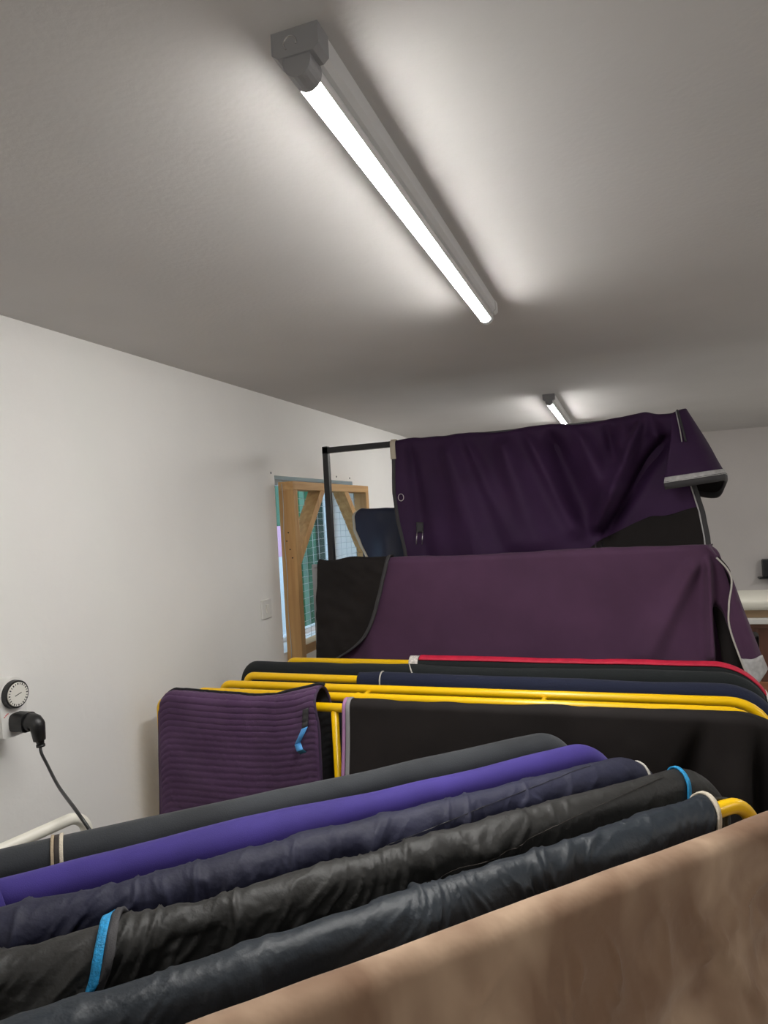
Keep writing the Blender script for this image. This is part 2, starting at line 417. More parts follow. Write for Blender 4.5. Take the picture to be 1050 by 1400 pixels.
# (name, n at s=-.15, n at s=1, rail end)
FR = [(-1.327, -1.3205, .985), (-1.2195, -1.217, 1.005), (-1.113, -1.110, 1.035), (-.998, -1.005, 1.085), (-.850, -.889, 1.09), (-.742, -.791, 1.09)]
fk = thing('rug_rack', 'yellow rug rack in the foreground, curved rail end showing above the tan rug', 'rack', (0, .7, 0))
for k_, (na, nb, e) in enumerate(FR):
    sA = -.50
    nA = na + (nb-na)*(sA+.15)/1.15
    a = fr(sA, nA); b = fr(e, nb)
    rail(fk, a, b, 1.196 if k_ == 4 else 1.183, bend=(.05, .065 if k_ == 4 else .075))
for s in (-.50, 1.03):
    a, b = fr(s, -1.36), fr(s, -.74)
    bm = bmesh.new(); sweep(bm, [(a[0], a[1], .015), (b[0], b[1], .015)], .015, 8)
    obj('foot_bar', bm, M['yellow'], fk)
# white rail against the wall
wr = thing('rug_rack', 'cream white bent tubular rail beside the black cable', 'rack', (-1.25, 1.0, 0))
rail(wr, (-1.30, .60), (-1.172, 1.205), 1.128, .0125, 'whitetube', bend=(.04, .045))
bm = bmesh.new(); sweep(bm, [(-1.30, .60, .015), (-1.172, 1.205, .015)], .014, 8); obj('foot_bar', bm, M['whitetube'], wr)

# ------------------------------------------------------------------ rugs on the front rack
def end_curve(se, Rr, extra=0.):
    def g(s):
        d = np.clip((s-se)/Rr, 0, .995); return -Rr*(1-np.sqrt(1-d*d)) - np.clip(s-se-Rr, 0, 1)*4
    return g
def front_rug(i, name, label, cat, m, s0, s1, disp, r=.030, zr=1.225, fl=.95, bl=.8, ns=200, nv=84, se=None, Rr=.09, flare=.02, lining=None, group=None, line=None):
    na, nb, e = FR[i]
    nA = na+(nb-na)*(-.5+.15)/1.15
    A = fr(-.5, nA); B = fr(1., nb); d = (B-A)/np.linalg.norm(B-A)
    O = A + d*.5      # s is about 0 where the rack's own s is 0
    D = Drape((O[0], O[1], 0), d, zr, r, disp, end_curve(se if se else s1-.05, Rr), flare)
    t = thing(name, label, cat, (float(O[0]+d[0]*.4), float(O[1]+d[1]*.4), zr-.02), group)
    D.sheet('cover', s0, s1, -bl, fl, ns, nv, m, t, lining=lining)
    return D, t
def strip(D, name, sfun, width, v0, v1, m, parent, off=.004, n=40, nw=4, thick=.004):
    vv = np.linspace(v0, v1, n); ww = np.linspace(-width/2, width/2, nw)
    W, V = np.meshgrid(ww, vv, indexing='ij')
    P = D.P(sfun(V)+W, V, off).reshape(-1, 3)
    return grid(name, P, nw, n, m, parent, thick)

# slate grey
def d_grey(s, v):
    return (.0012+.004*sstep(.02, .12, np.abs(v)))*fbm(s*4, v*3, 1) + .003*sstep(.03, .3, np.abs(v))*fbm(s*9+v, v*2, 2)
D, t = front_rug(0, 'horse_rug', 'slate grey fleece rug with a tan striped band, rearmost on the foreground rack', 'rug', M['greyrug'], -.33, 1.025, d_grey, r=.032, se=.93, Rr=.10, group='rugs on the foreground rack')
strip(D, 'tan_band', lambda v: -.083+0*v, .005, -.3, .5, M['tantape'], t)
strip(D, 'tan_band', lambda v: -.069+0*v, .006, -.3, .5, M['creamtape'], t)
strip(D, 'dark_band', lambda v: -.076+0*v, .010, -.3, .5, M['darktape'], t, off=.003)
# violet
def d_violet(s, v):
    return .005*fbm(s*3.5, v*3, 11) + .006*sstep(.02, .25, np.abs(v))*fbm(s*7+v*2, v*3-s*2, 12)
D, t = front_rug(1, 'horse_rug', 'bright violet cotton rug between the slate grey and navy rugs', 'rug', M['violetrug'], -.33, 1.045, d_violet, r=.031, se=.955, Rr=.10, group='rugs on the foreground rack')
# folded corner with a pale ribbon at the left
strip(D, 'folded_flap', lambda v: -.200+.3*(v-.02), .10, -.01, .35, M['violetrug'], t, off=.007, nw=8)
strip(D, 'white_ribbon', lambda v: -.163+.3*(v-.02), .007, -.01, .35, M['piping'], t, off=.011)
strip(D, 'dark_ribbon', lambda v: -.174+.3*(v-.02), .010, -.01, .35, M['navyrug'], t, off=.010)
# navy
def pucker(s, v, seed, fs, sl, amp, deep):
    """gathers that start at the top of the bar and run down the side, leaning with v"""
    q = s*fs + v*sl + 1.1*noise(s*6, v*7, seed) + .35*noise(s*17, v*15, seed+5)
    ridge = 1-np.abs(noise(q, v*2.6+s*.9, seed+1))
    fine = 1-np.abs(noise(q*2.1+3.1, v*7+s*2, seed+2))
    tiny = 1-np.abs(noise(q*3.7+v*14, v*13-s*5, seed+4))
    big = fbm(s*8+v*3, v*4-s, seed+3, 2)
    w = .35+.65*sstep(0, .06, np.abs(v))
    d = w*(amp*(ridge**5-.25) + amp*.55*(fine**5-.25) + amp*.25*(tiny**4-.25) + deep*big)
    return np.maximum(d, -.006-.03*sstep(.03, .12, np.abs(v)))
def d_navy(s, v):
    return pucker(s, v, 21, 16, 7, .010, .008)*(.30+.70*sstep(.95, .5, s))
D, t = front_rug(2, 'horse_rug', 'navy nylon rug with puckered folds and white piping at its far end', 'rug', M['navyrug'], -.33, 1.075, d_navy, ns=440, nv=150, r=.034, se=.97, Rr=.11, group='rugs on the foreground rack')
strip(D, 'piping', lambda v: 1.036-.1*v, .004, -.1, .15, M['piping'], t)
strip(D, 'seam', lambda v: .95-9.5*v, .0028, .005, .055, M['charcoal'], t, off=.0015, thick=.001)
# black with blue trim
def d_black(s, v):
    return pucker(s, v, 31, 19, 8, .013, .009)*(.22+.78*sstep(.85, .45, s))
D, t = front_rug(3, 'horse_rug', 'shiny black nylon rug trimmed with bright blue ribbon', 'rug', M['blackrug'], -.33, 1.13, d_black, ns=440, nv=150, r=.034, se=1.02, Rr=.12, group='rugs on the foreground rack')
blue_s = lambda v: -.004 -.24*v - 1.5*np.maximum(v, 0)**2
strip(D, 'blue_ribbon', lambda v: blue_s(v), .012, -.06, .22, M['blue'], t, off=.010, n=60)
strip(D, 'binding', lambda v: blue_s(v)+.013, .013, -.06, .24, M['charcoal'], t, off=.009, n=60, thick=.006)
strip(D, 'blue_ribbon', lambda v: 1.033-.2*v, .0075, -.08, .2, M['blue'], t, off=.005, n=80)
strip(D, 'seam', lambda v: 1.0-9*(v-.01), .0035, .012, .075, M['darktape'], t, off=.0018, thick=.001)
# blue-black with cream edge
def d_ink(s, v):
    k = .45+.55*np.exp(-((s-.55)/.28)**2)
    return pucker(s, v, 41, 15, 7, .013, .007)*k
D, t = front_rug(4, 'horse_rug', 'blue-black nylon rug with a cream bound edge beside the bare yellow rail end', 'rug', M['inknylon'], -.33, lambda v: .983-.35*np.maximum(v, 0), d_ink, ns=440, nv=150, r=.032, se=1.2, Rr=.1, group='rugs on the foreground rack')
strip(D, 'cream_edge', lambda v: .979-.35*np.maximum(v, 0), .0085, -.3, .35, M['creamtape'], t, off=.004, n=120)
strip(D, 'seam', lambda v: v*0+v*10-1.0, .003, .085, .16, M['darktape'], t, off=.0016, thick=.001)
D2 = Drape(D.O, D.t[:2], 1.212, .026, d_ink, end_curve(1.01, .09), .02)
D2.sheet('inner_layer', .96, 1.06, -.75, -.012, 40, 60, M['blackrug'], t)
# tan suede
def d_tan(s, v):
    w = sstep(.03, .20, v)
    q = s*8+v*2.6+.8*noise(s*3, v*3, 50)
    fold = noise(q, v*1.6, 52)
    cr = 1-np.abs(noise(s*8-v*6, v*4+s*3, 54))
    cr2 = 1-np.abs(noise(s*6+v*9, v*3-s*5, 56))
    cr3 = 1-np.abs(noise(s*22-v*7, v*8+s*4, 57))
    return .002*fbm(s*5, v*4, 53) + w*(.018*fold + .016*cr**8 + .015*cr2**8 + .004*cr3**4) + .035*sstep(.2, .9, v)*noise(s*6.5+v*.8, v*.8, 58)
D, t = front_rug(5, 'horse_rug', 'tan brown suede-like rug hanging closest to the viewer', 'rug', M['tan'], -.1, 1.17, d_tan, ns=360, nv=150, r=.026, se=1.10, Rr=.12, fl=.95, flare=.05, lining=M['tanlining'], group='rugs on the foreground rack')

# ------------------------------------------------------------------ rugs on the middle rack
# black rug with lilac edge over the nearest rail
def d_e(s, v):
    w = sstep(.02, .25, np.abs(v))
    x = s
    a = .005*fbm(x*5, v*4, 61)
    f1 = -.055*np.exp(-((x-.165+.32*v)/(.016+.07*np.maximum(v, 0)))**2)*sstep(.02, .2, v)
    f2 = -.060*np.exp(-((x-.275+.03*v)/(.012+.05*np.maximum(v, 0)))**2)*sstep(.03, .2, v)
    f3 = .028*np.exp(-((x-.23)/.05)**2)*sstep(.0, .25, v)
    return a + f1+f2+f3 + .008*w*fbm(x*3+v, v*2, 63)
yE = 1.853
t = thing('horse_rug', 'black canvas rug with lilac and grey edging on the nearest rail of the middle rack', 'rug', (-.2, yE, 1.2), 'rugs on the middle rack')
D = Drape((0, yE, 0), (1, 0), 1.224, .026, d_e, end_curve(.235, .14), .03)
D.sheet('cover', -.795, .395, -.75, .85, 320, 100, M['blackcanvas'], t)
strip(D, 'grey_edge', lambda v: -.792-.02*v, .012, -.4, .4, M['greytape'], t, off=.003)
strip(D, 'lilac_edge', lambda v: -.804-.03*v, .010, -.4, .4, M['pink'], t, off=.002)
# navy fleece on rail B
def d_soft(seed):
    return lambda s, v: .003*fbm(s*4, v*5, seed)
t = thing('horse_rug', 'navy fleece rug with white cord loop on the middle rack', 'rug', (-.2, 2.14, 1.2), 'rugs on the middle rack')
D = Drape((-.5, 2.147, 0), (1, -.03), 1.224, .027, d_soft(71), end_curve(.73, .15), .02)
D.sheet('cover', -.385, .868, -.6, .55, 200, 60, M['navyfleece'], t)
strip(D, 'white_cord', lambda v: -.30+0*v, .004, -.01, .2, M['piping'], t, off=.003)
strip(D, 'cream_edge', lambda v: .866+0*v, .006, -.1, .3, M['creamtape'], t, off=.002)
# black fleece on the next rail
t = thing('horse_rug', 'plain black fleece rug reaching furthest left on the middle rack', 'rug', (-.5, 2.28, 1.2), 'rugs on the middle rack')
D = Drape((-.5, 2.282, 0), (1, -.012), 1.223, .026, d_soft(73), lambda s: end_curve(.74, .14)(s)+end_curve(.86, .06)(-s), .02)
D.sheet('cover', -.93, .86, -.6, .6, 240, 50, M['blackfleece'], t)
strip(D, 'white_cord', lambda v: -.245+.5*v, .004, -.005, .1, M['piping'], t, off=.003)
# red bound rug on the far rail
t = thing('horse_rug', 'black rug with bright red binding along its top on the rearmost yellow rail', 'rug', (-.2, 2.4, 1.2), 'rugs on the middle rack')
D = Drape((-.5, 2.407, 0), (1, -.012), 1.224, .026, d_soft(75), end_curve(.735, .17), .02)
D.sheet('cover', -.245, .905, -.5, .6, 200, 50, M['blackfleece'], t)
vv = np.linspace(0, 1, 160)
S, V = np.meshgrid(np.linspace(-.24, .905, 160), np.linspace(-.016, .022, 8), indexing='ij')
grid('red_binding', D.P(S, V, .005).reshape(-1, 3), 160, 8, M['red'], t, .004)
strip(D, 'white_braid', lambda v: -.262+0*v, .034, -.08, .036, M['whitetape'], t, off=.002, nw=6)
strip(D, 'white_tab', lambda v: .893+0*v, .016, -.02, .05, M['whitetape'], t, off=.009)

# quilted saddle pad over the nearest rail, at its wall end
pr = interp([-1.47, -1.3, -1.1, -.95, -.88], [.022, .021, .022, .036, .056])
pzr = interp([-1.462, -1.455, -1.44, -1.42, -1.36, -1.28, -1.20, -1.12, -1.03, -.96, -.90, -.87], [-.05, -.022, -.008, 0, -.003, -.006, -.009, -.009, .0, .016, .030, .028])
def d_pad(s, v):
    vv_ = v + .018*np.sin((s+1.46)*5.5)*sstep(.03, .2, np.abs(v)) - .020*sstep(-1.12, -.95, s)*sstep(.25, .02, np.abs(v))
    ch = np.abs(np.sin(vv_*math.pi/.0200))
    q = .0036*(ch+1e-6)**.38
    rip = .0008*noise(s*90, np.floor(vv_/.0200)*3.7, 81)
    ed = sstep(-1.462, -1.452, s)*sstep(-.876, -.888, s)
    return (q+rip)*ed + .006*fbm(s*4, v*4, 83)
pad = thing('saddle_pad', 'quilted plum purple saddle pad hung at the wall end of the middle rack', 'saddle pad', (-1.17, yE, 1.2))
D = Drape((0, yE, 0), (1, 0), 1.222, pr, d_pad, pzr, .05)
edge0 = lambda v: -1.462+0*v - .015*np.maximum(v-.05, 0)
edge1 = lambda v: -.888+.014*sstep(.04, .16, np.abs(v))-.006*sstep(.3, .5, np.abs(v))
D.sheet('quilted_panel', edge0, edge1, -.42, .46, 240, 330, M['pad'], pad, thick=.007, lining=M['padlining'])
vv = np.linspace(-.42, .46, 90)
for nm, e in (('piping', edge0), ('piping', edge1)):
    P = D.P(e(vv), vv, -.004); tube(nm, P, .0045, M['padpiping'], pad, 8)
ss = np.linspace(-1.455, -.88, 60)
P = D.P(ss, 0*ss-.012, .004); tube('spine_binding', P, .0045, M['padlining'], pad, 8)
# girth tab and ribbon
strip(D, 'girth_tab', lambda v: -.914-.10*(v-.07), .020, .075, .128, M['charcoal'], pad, off=.008, n=14)
P = D.P(-.924+0*np.array([0., 1]), np.array([.125, .135]), .012)
rb = [D.P(np.array([a]), np.array([b]), c)[0] for a, b, c in ((-.918, .128, .012), (-.928, .146, .020), (-.945, .166, .014), (-.932, .186, .022), (-.925, .200, .012))]
for nm, seg, mm in (('blue_ribbon', rb[:3], 'skyblue'), ('blue_ribbon', rb[2:4], 'skyblue'), ('teal_ribbon', rb[3:], 'teal')):
    pts = np.array(spline(seg, 4)); w_ = np.array([.010, 0, .004])
    G = np.stack([pts-w_, pts+w_], 0).reshape(-1, 3)
    grid(nm, G, 2, len(pts), M[mm], pad, .0015)

# ------------------------------------------------------------------ middle plum rug on a grey rack
MY = 2.70
gr = thing('rug_rack', 'grey tubular rack under the plum rug in front of the timber frame', 'rack', (-.5, MY, 0))
tube('rail', fillet([(-1.285, MY, 1.545), (.25, MY, 1.553)], []), .0145, M['greytube'], gr)
for x, zt in ((-1.283, 1.56), (.235, 1.53)):
    boxo('upright', (x-.014, MY-.014, .02), (x+.014, MY+.014, zt), M['greytube'], gr, .003)
for x in (-1.283, .235):
    boxo('foot_bar', (x-.02, MY-.28, 0), (x+.02, MY+.25, .03), M['greytube'], gr, .004)

def crease(x, z, p, q, w0, w1, d):
    p, q = np.array(p), np.array(q); e = q-p; L2 = e@e
    k = ((x-p[0])*e[0]+(z-p[1])*e[1])/L2; kk = np.clip(k, 0, 1)
    dist = np.hypot(x-p[0]-kk*e[0], z-p[1]-kk*e[1])
    ww = w0+(w1-w0)*kk
    return d*np.exp(-(dist/ww)**2)*sstep(-.02, .18, k)
mz = lambda s: .008*(s+.5)
def d_mid(s, v):
    z = 1.575 - np.abs(v)+.03
    fr_ = sstep(.02, .1, v)
    out = .004*fbm(s*5, v*4, 91) + .010*sstep(.05, .4, np.abs(v))*fbm(s*3+v, v*2, 92)
    out = out + crease(s, z, (.25, 1.57), (.05, 1.20), .02, .045, .035)*fr_
    out = out + crease(s, z, (.27, 1.57), (.262, 1.20), .012, .02, .045)*fr_
    out = out - .085*sstep(.268, .285, s)*sstep(1.40, 1.35, z+.25*(s-.27))*fr_
    out = out - .03*sstep(-1.02, -1.12, s)*fr_
    return out
t = thing('horse_rug', 'dusty plum canvas rug with a black neck panel on the grey rack', 'rug', (-.4, MY, 1.55))
D = Drape((0, MY, 0), (1, 0), 1.579, .028, d_mid, lambda s: mz(s)+end_curve(.265, .05)(s), .05)
D.sheet('cover', -1.235, interp([-1, 0, .03, .11, .2, .28, .36, .45], [.283, .30, .335, .352, .342, .328, .322, .318]), -.6, .62, 300, 110, M['purplemid'], t)
# black neck panel at the left with curved binding
cur = interp([-.5, .02, .07, .12, .18, .235, .275, .305, .335, .36, .38, .40, .42, .46], [-.935, -.938, -.950, -.964, -.982, -1.0, -1.015, -1.030, -1.05, -1.075, -1.10, -1.13, -1.17, -1.22])
dn = lambda s, v: d_mid(s, v)*.3+.008+.006*fbm(s*6+v*9, v*16-s*9, 95)+.03*sstep(-1.02, -1.12, s)*sstep(.02, .1, v)*.3
DN = Drape((0, MY, 0), (1, 0), 1.579, .028, dn, lambda s: mz(s), .07)
DN.sheet('neck_panel', lambda v: -1.262-.03*np.maximum(v, 0), cur, -.5, .455, 90, 70, M['blackcanvas'], t)
strip(DN, 'binding', lambda v: cur(v), .016, -.3, .45, M['charcoal'], t, off=.004, n=60)
# neck flap falling off the right hand end
def pix_sheet(rows, n=10, m_=10):
    """rows: list of polylines of 3D points (same count) -> smooth grid"""
    rows = [np.array(spline(r_, n)) for r_ in rows]
    cols = [np.array(spline([r_[i] for r_ in rows], m_)) for i in range(len(rows[0]))]
    return np.stack(cols, 0)      # (ns, nv, 3)
rows = [[(.262, 2.662, 1.578), (.272, 2.668, 1.584), (.285, 2.69, 1.585), (.288, 2.715, 1.580), (.28, 2.75, 1.56)],
        [(.335, 2.640, 1.480), (.338, 2.645, 1.478), (.342, 2.69, 1.475), (.342, 2.73, 1.47), (.315, 2.78, 1.45)],
        [(.322, 2.625, 1.37), (.350, 2.625, 1.37), (.372, 2.665, 1.36), (.375, 2.74, 1.35), (.34, 2.80, 1.33)],
        [(.322, 2.615, 1.285), (.368, 2.610, 1.265), (.402, 2.65, 1.25), (.410, 2.74, 1.23), (.37, 2.81, 1.21)],
        [(.376, 2.605, 1.09), (.400, 2.615, 1.11), (.435, 2.66, 1.145), (.438, 2.74, 1.12), (.40, 2.81, 1.08)]]
G = pix_sheet(rows, 8, 10); ns, nv, _ = G.shape
U_, V_ = np.meshgrid(np.linspace(0, 1, ns), np.linspace(0, 1, nv), indexing='ij')
G[..., 1] += .006*fbm(U_*5, V_*3, 97)
grid('neck_flap', G.reshape(-1, 3), ns, nv, M['purplemid'], t, .006, M['blackcanvas'])
k0 = int(nv*.86)
H = G[:, k0:, :].copy(); H[..., 1] -= .004; H[..., 0] += .002
grid('silver_hem', H.reshape(-1, 3), ns, nv-k0, M['silver'], t, .003)
pp = [G[0, j]+np.array([0, -.004, 0]) for j in range(nv)]
tube('piping', pp[4:], .0032, M['piping'], t, 8)
# dark inner layer seen under the flap
rows2 = [[(.27, 2.715, 1.45), (.29, 2.715, 1.45), (.31, 2.72, 1.45)], [(.285, 2.695, 1.30), (.32, 2.69, 1.30), (.37, 2.71, 1.29)], [(.295, 2.66, 1.17), (.34, 2.65, 1.17), (.39, 2.70, 1.16)], [(.30, 2.66, 1.0), (.36, 2.645, 1.0), (.405, 2.71, 1.0)]]
G2 = pix_sheet(rows2, 6, 6); grid('inner_lining', G2.reshape(-1, 3), G2.shape[0], G2.shape[1], M['blackcanvas'], t, .005)

# ------------------------------------------------------------------ top purple rug on a black rack
TY = 3.0
bk = thing('rug_rack', 'tall black square tube rack under the upper dark purple rug', 'rack', (-.5, TY, 0))
bm = bmesh.new(); sweep(bm, [(-1.352, TY, 2.083), (.23, TY, 2.087)], .0135, 4, True, True); obj('rail', bm, M['blacktube'], bk)
for x in (-1.338, .21):
    bm = bmesh.new(); sweep(bm, [(x, TY, .03), (x, TY, 2.102)], .0135, 4, True, True); obj('upright', bm, M['blacktube'], bk)
    boxo('foot_bar', (x-.02, TY-.28, 0), (x+.02, TY+.28, .03), M['blacktube'], bk, .004)
TZ = 2.105
tzr = lambda s: .003*np.sin(s*14)+.0045*noise(s*12, s*0, 101)-.001+.006*np.exp(-((s-.10)/.03)**2)
def d_top(s, v):
    z = TZ-np.abs(v)
    fr_ = sstep(.0, .12, v)
    out = .004*fbm(s*6, v*4, 103)
    for p, q, w0, w1, d in (((-.75, 2.1), (-.60, 1.55), .03, .09, .035), ((-.50, 2.1), (-.36, 1.6), .03, .08, .040),
                            ((-.30, 2.1), (-.13, 1.62), .025, .08, -.045), ((-.18, 2.1), (-.05, 1.75), .025, .05, .035),
                            ((.02, 2.1), (-.02, 1.80), .02, .05, .035), ((.10, 2.1), (-.10, 1.66), .015, .04, .055),
                            ((.20, 2.02), (-.08, 1.63), .020, .030, -.060), ((.12, 2.1), (.13, 2.0), .012, .03, .03), ((-.92, 2.1), (-.86, 1.55), .02, .05, -.02), ((-.66, 2.1), (-.45, 1.6), .02, .05, .02), ((-.40, 2.1), (-.20, 1.65), .02, .04, .025), ((-.06, 2.1), (.0, 1.85), .015, .03, -.025)):
        out = out + crease(s, z, p, q, w0, w1, d*1.45)*fr_
    return out + .012*fr_*fbm(s*3+v*1.5, v*2, 105)
t = thing('horse_rug', 'dark purple canvas rug with silver trimmed neck flap on the tall black rack', 'rug', (-.4, TY, 2.08))
D = Drape((0, TY, 0), (1, 0), TZ, .026, d_top, tzr, .05)
le = interp([-1, 0, .1, .26, .4, .52, .7], [-.99, -.99, -.995, -1.0, -.985, -.96, -.94])
re_ = interp([-1, 0, .1, .3, .42, .52, .7], [.235, .235, .24, .262, .292, .305, .31])
D.sheet('cover', le, re_, -.55, .60, 300, 120, M['purpletop'], t)
strip(D, 'binding', lambda v: le(v)+.004, .016, -.3, .6, M['charcoal'], t, off=.003, n=60)
strip(D, 'pale_tab', lambda v: -.990+0*v, .024, -.06, .105, M['creamtape'], t, off=.006)
strip(D, 'dark_edge', lambda v: re_(v)-.002, .020, .1, .6, M['charcoal'], t, off=.003, n=60)
strip(D, 'silver_piping', lambda v: re_(v)-.014, .005, .1, .6, M['silver'], t, off=.006, n=60)
# black lower panel
S0 = interp([-.4, .0, .1, .35], [.585, .53, .50, .42])
ns, nv = 60, 20
U_, V_ = np.meshgrid(np.linspace(0, 1, ns), np.linspace(0, 1, nv), indexing='ij')
vt = interp([0, .15, .45, 1], [.56, .51, .455, .40])(U_); vb = .61
Vg = vt+(vb-vt)*V_; Sg = -.17+(re_(Vg)-.012+.17)*U_
grid('lower_panel', D.P(Sg, Vg, .004).reshape(-1, 3), ns, nv, M['blackcanvas'], t, .003)
# small hardware
P = D.P(np.array([-.962]), np.array([.285]), .006)[0]
ring = [P+np.array([.013*math.cos(a), 0, .016*math.sin(a)]) for a in np.linspace(0, 2*math.pi, 20)]
bm = bmesh.new(); sweep(bm, ring, .0018, 6, False); obj('ring', bm, M['ring'], t, True)
for xx, vv0, vb_ in ((-.885, .43, 1), (-.110, .50, 0)):
    if vb_: strip(D, 'strap_tab', lambda v: xx+0*v, .030, .405, .452, M['charcoal'], t, off=.008, n=8)
    for dx in (-.010, .014):
        a = D.P(np.array([xx+dx]), np.array([vv0+.015]), .016)[0]; b = D.P(np.array([xx+dx-.004]), np.array([vv0+.075]), .018)[0]
        tube('buckle_loop', [a, b], .0024, M['ring'], t, 6)
# neck flap with silver hem, a half cone open below
top = [(.200, 2.955, 2.098), (.222, 2.955, 2.107), (.245, 2.968, 2.113), (.256, 2.99, 2.115), (.256, 3.01, 2.115), (.24, 3.035, 2.105), (.21, 3.05, 2.09)]
mid = [(.185, 2.875, 1.985), (.232, 2.885, 1.985), (.285, 2.90, 1.985), (.315, 2.95, 1.985), (.318, 3.02, 1.985), (.29, 3.09, 1.97), (.24, 3.11, 1.95)]
hem = [(.150, 2.835, 1.818), (.235, 2.83, 1.826), (.325, 2.835, 1.835), (.372, 2.90, 1.838), (.385, 3.0, 1.815), (.36, 3.09, 1.775), (.27, 3.13, 1.79)]
mid2 = [tuple((np.array(a)*.45+np.array(b)*.55)) for a, b in zip(mid, hem)]
G = pix_sheet([top, mid, mid2, hem], 8, 10); ns, nv, _ = G.shape
U_, V_ = np.meshgrid(np.linspace(0, 1, ns), np.linspace(0, 1, nv), indexing='ij')
G[..., 1] += .010*fbm(U_*6+V_, V_*2, 107)*V_
grid('neck_flap', G.reshape(-1, 3), ns, nv, M['purpletop'], t, .006, M['blackcanvas'])
nrm = G - np.array([.27, 3.0, 1.9]); nrm[..., 2] = 0; nrm /= np.linalg.norm(nrm, axis=-1, keepdims=True)
H = (G+nrm*.004)[:, int(nv*.88):, :]; kk = int(ns*.62)
grid('silver_hem', H[:kk].reshape(-1, 3), kk, H.shape[1], M['silver'], t, .003)
hb = (G+nrm*.003)[:, -1, :]
HB = np.stack([hb+np.array([0, 0, .004]), hb-np.array([0, 0, .012]), hb-np.array([0, 0, .026])-nrm[:, -1]*.006], 1)
grid('hem_binding', HB.reshape(-1, 3), ns, 3, M['charcoal'], t, .006)
pp = [G[int(ns*.16), j]+nrm[int(ns*.16), j]*.006 for j in range(nv)]
tube('silver_piping', pp[:int(nv*.40)], .0022, M['silver'], t, 8)
pp = [G[int(ns*.19), j]+nrm[int(ns*.19), j]*.007 for j in range(nv)]
tube('dark_piping', pp[:int(nv*.40)], .004, M['charcoal'], t, 8)

# navy rug further back, seen left of the top rug
NY = 3.32
nr = thing('rug_rack', 'low dark rail behind the upper purple rug carrying the navy lined rug', 'rack', (-.7, NY, 0))
bm = bmesh.new(); sweep(bm, fillet([(-1.28, NY, .02), (-1.28, NY, 1.765), (-.3, NY, 1.765), (-.3, NY, .02)], .04), .0127, 10); obj('rail', bm, M['blacktube'], nr, True)
t = thing('horse_rug', 'navy lined rug with cream edging left of the upper purple rug', 'rug', (-.9, NY, 1.77))
nle = interp([-.5, 0, .03, .1, .2, .3, .5], [-1.30, -1.325, -1.338, -1.335, -1.30, -1.25, -1.20])
D = Drape((0, NY, 0), (1, 0), 1.795, .022, lambda s, v: .008*fbm(s*6, v*5, 111)+.02*np.exp(-((s+1.16)/.05)**2)*sstep(.05, .3, v), lambda s: -.02*sstep(-1.29, -1.335, s), .05)
D.sheet('cover', nle, -.45, -.5, .55, 120, 60, M['navyquilt'], t)
strip(D, 'cream_edge', lambda v: nle(v)+.004, .014, -.05, .5, M['creamtape'], t, off=.003, n=50)

# ------------------------------------------------------------------ timber frame with wire mesh in front of the window
FX0, FX1, FY0, FY1, FZ0, FZ1 = -1.546, -1.467, 2.886, 3.890, 1.06, 1.942
tf = thing('timber_frame', 'pine timber frame with wire mesh set across the window', 'frame', (FX0, (FY0+FY1)/2, FZ0))
boxo('upright', (FX0, FY0, FZ0), (FX1, FY0+.045, FZ1-.040), M['pine'], tf, .002)
boxo('upright', (FX0, FY1-.045, FZ0), (FX1, FY1, FZ1-.040), M['pine'], tf, .002)
boxo('top_rail', (FX0, FY0, FZ1-.040), (FX1, FY1, FZ1), M['pineb'], tf, .002)
boxo('bottom_rail', (FX0, FY0+.045, FZ0+.055), (FX1, FY1-.045, FZ0+.10), M['pineb'], tf, .002)
for sgn, ya in ((1, FY0+.045), (-1, FY1-.045)):
    bm = bmesh.new(); z1 = FZ1-.040; L = .27; hh = .30; th = .045
    pts = [(FX0+.005, ya+sgn*L, z1), (FX0+.005, ya+sgn*(L+th*1.3), z1), (FX0+.005, ya, z1-hh-th*1.4), (FX0+.005, ya, z1-hh)]
    prism(bm, pts, (.070, 0, 0)); obj('corner_brace', bm, M['pine'], tf)
bm = bmesh.new(); mx = FX0+.012
z = FZ0+.12
while z < FZ1-.05:
    pts = [(mx+.003*math.sin(y*9+z*31), y, z+.004*math.sin(y*7+z*17)) for y in np.linspace(FY0+.045, FY1-.045, 14)]
    sweep(bm, pts, .0013, 4, False); z += .036
y = FY0+.10
while y < FY1-.05:
    sweep(bm, [(mx-.002, y, FZ0+.1), (mx-.002, y, FZ1-.042)], .0013, 4, False); y += .075
o = obj('wire_mesh', bm, M['wire'], tf); o['kind'] = 'stuff'
tube('white_cord', [(FX0+.022+.003*math.sin(k), FY0-.004, FZ1-.01-k*.055) for k in range(16)], .0022, M['piping'], tf, 6)
for x, z in ((-1.505, 1.70), (-1.515, 1.66), (-1.500, 1.62), (-1.49, 1.58)):
    bm = bmesh.new(); bmesh.ops.create_cone(bm, cap_ends=True, segments=8, radius1=.004, radius2=.003, depth=.003, matrix=Matrix.Translation((x, FY0-.001, z))@Matrix.Rotation(R(90), 4, 'X'))
    obj('screw', bm, M['darktape'], tf)

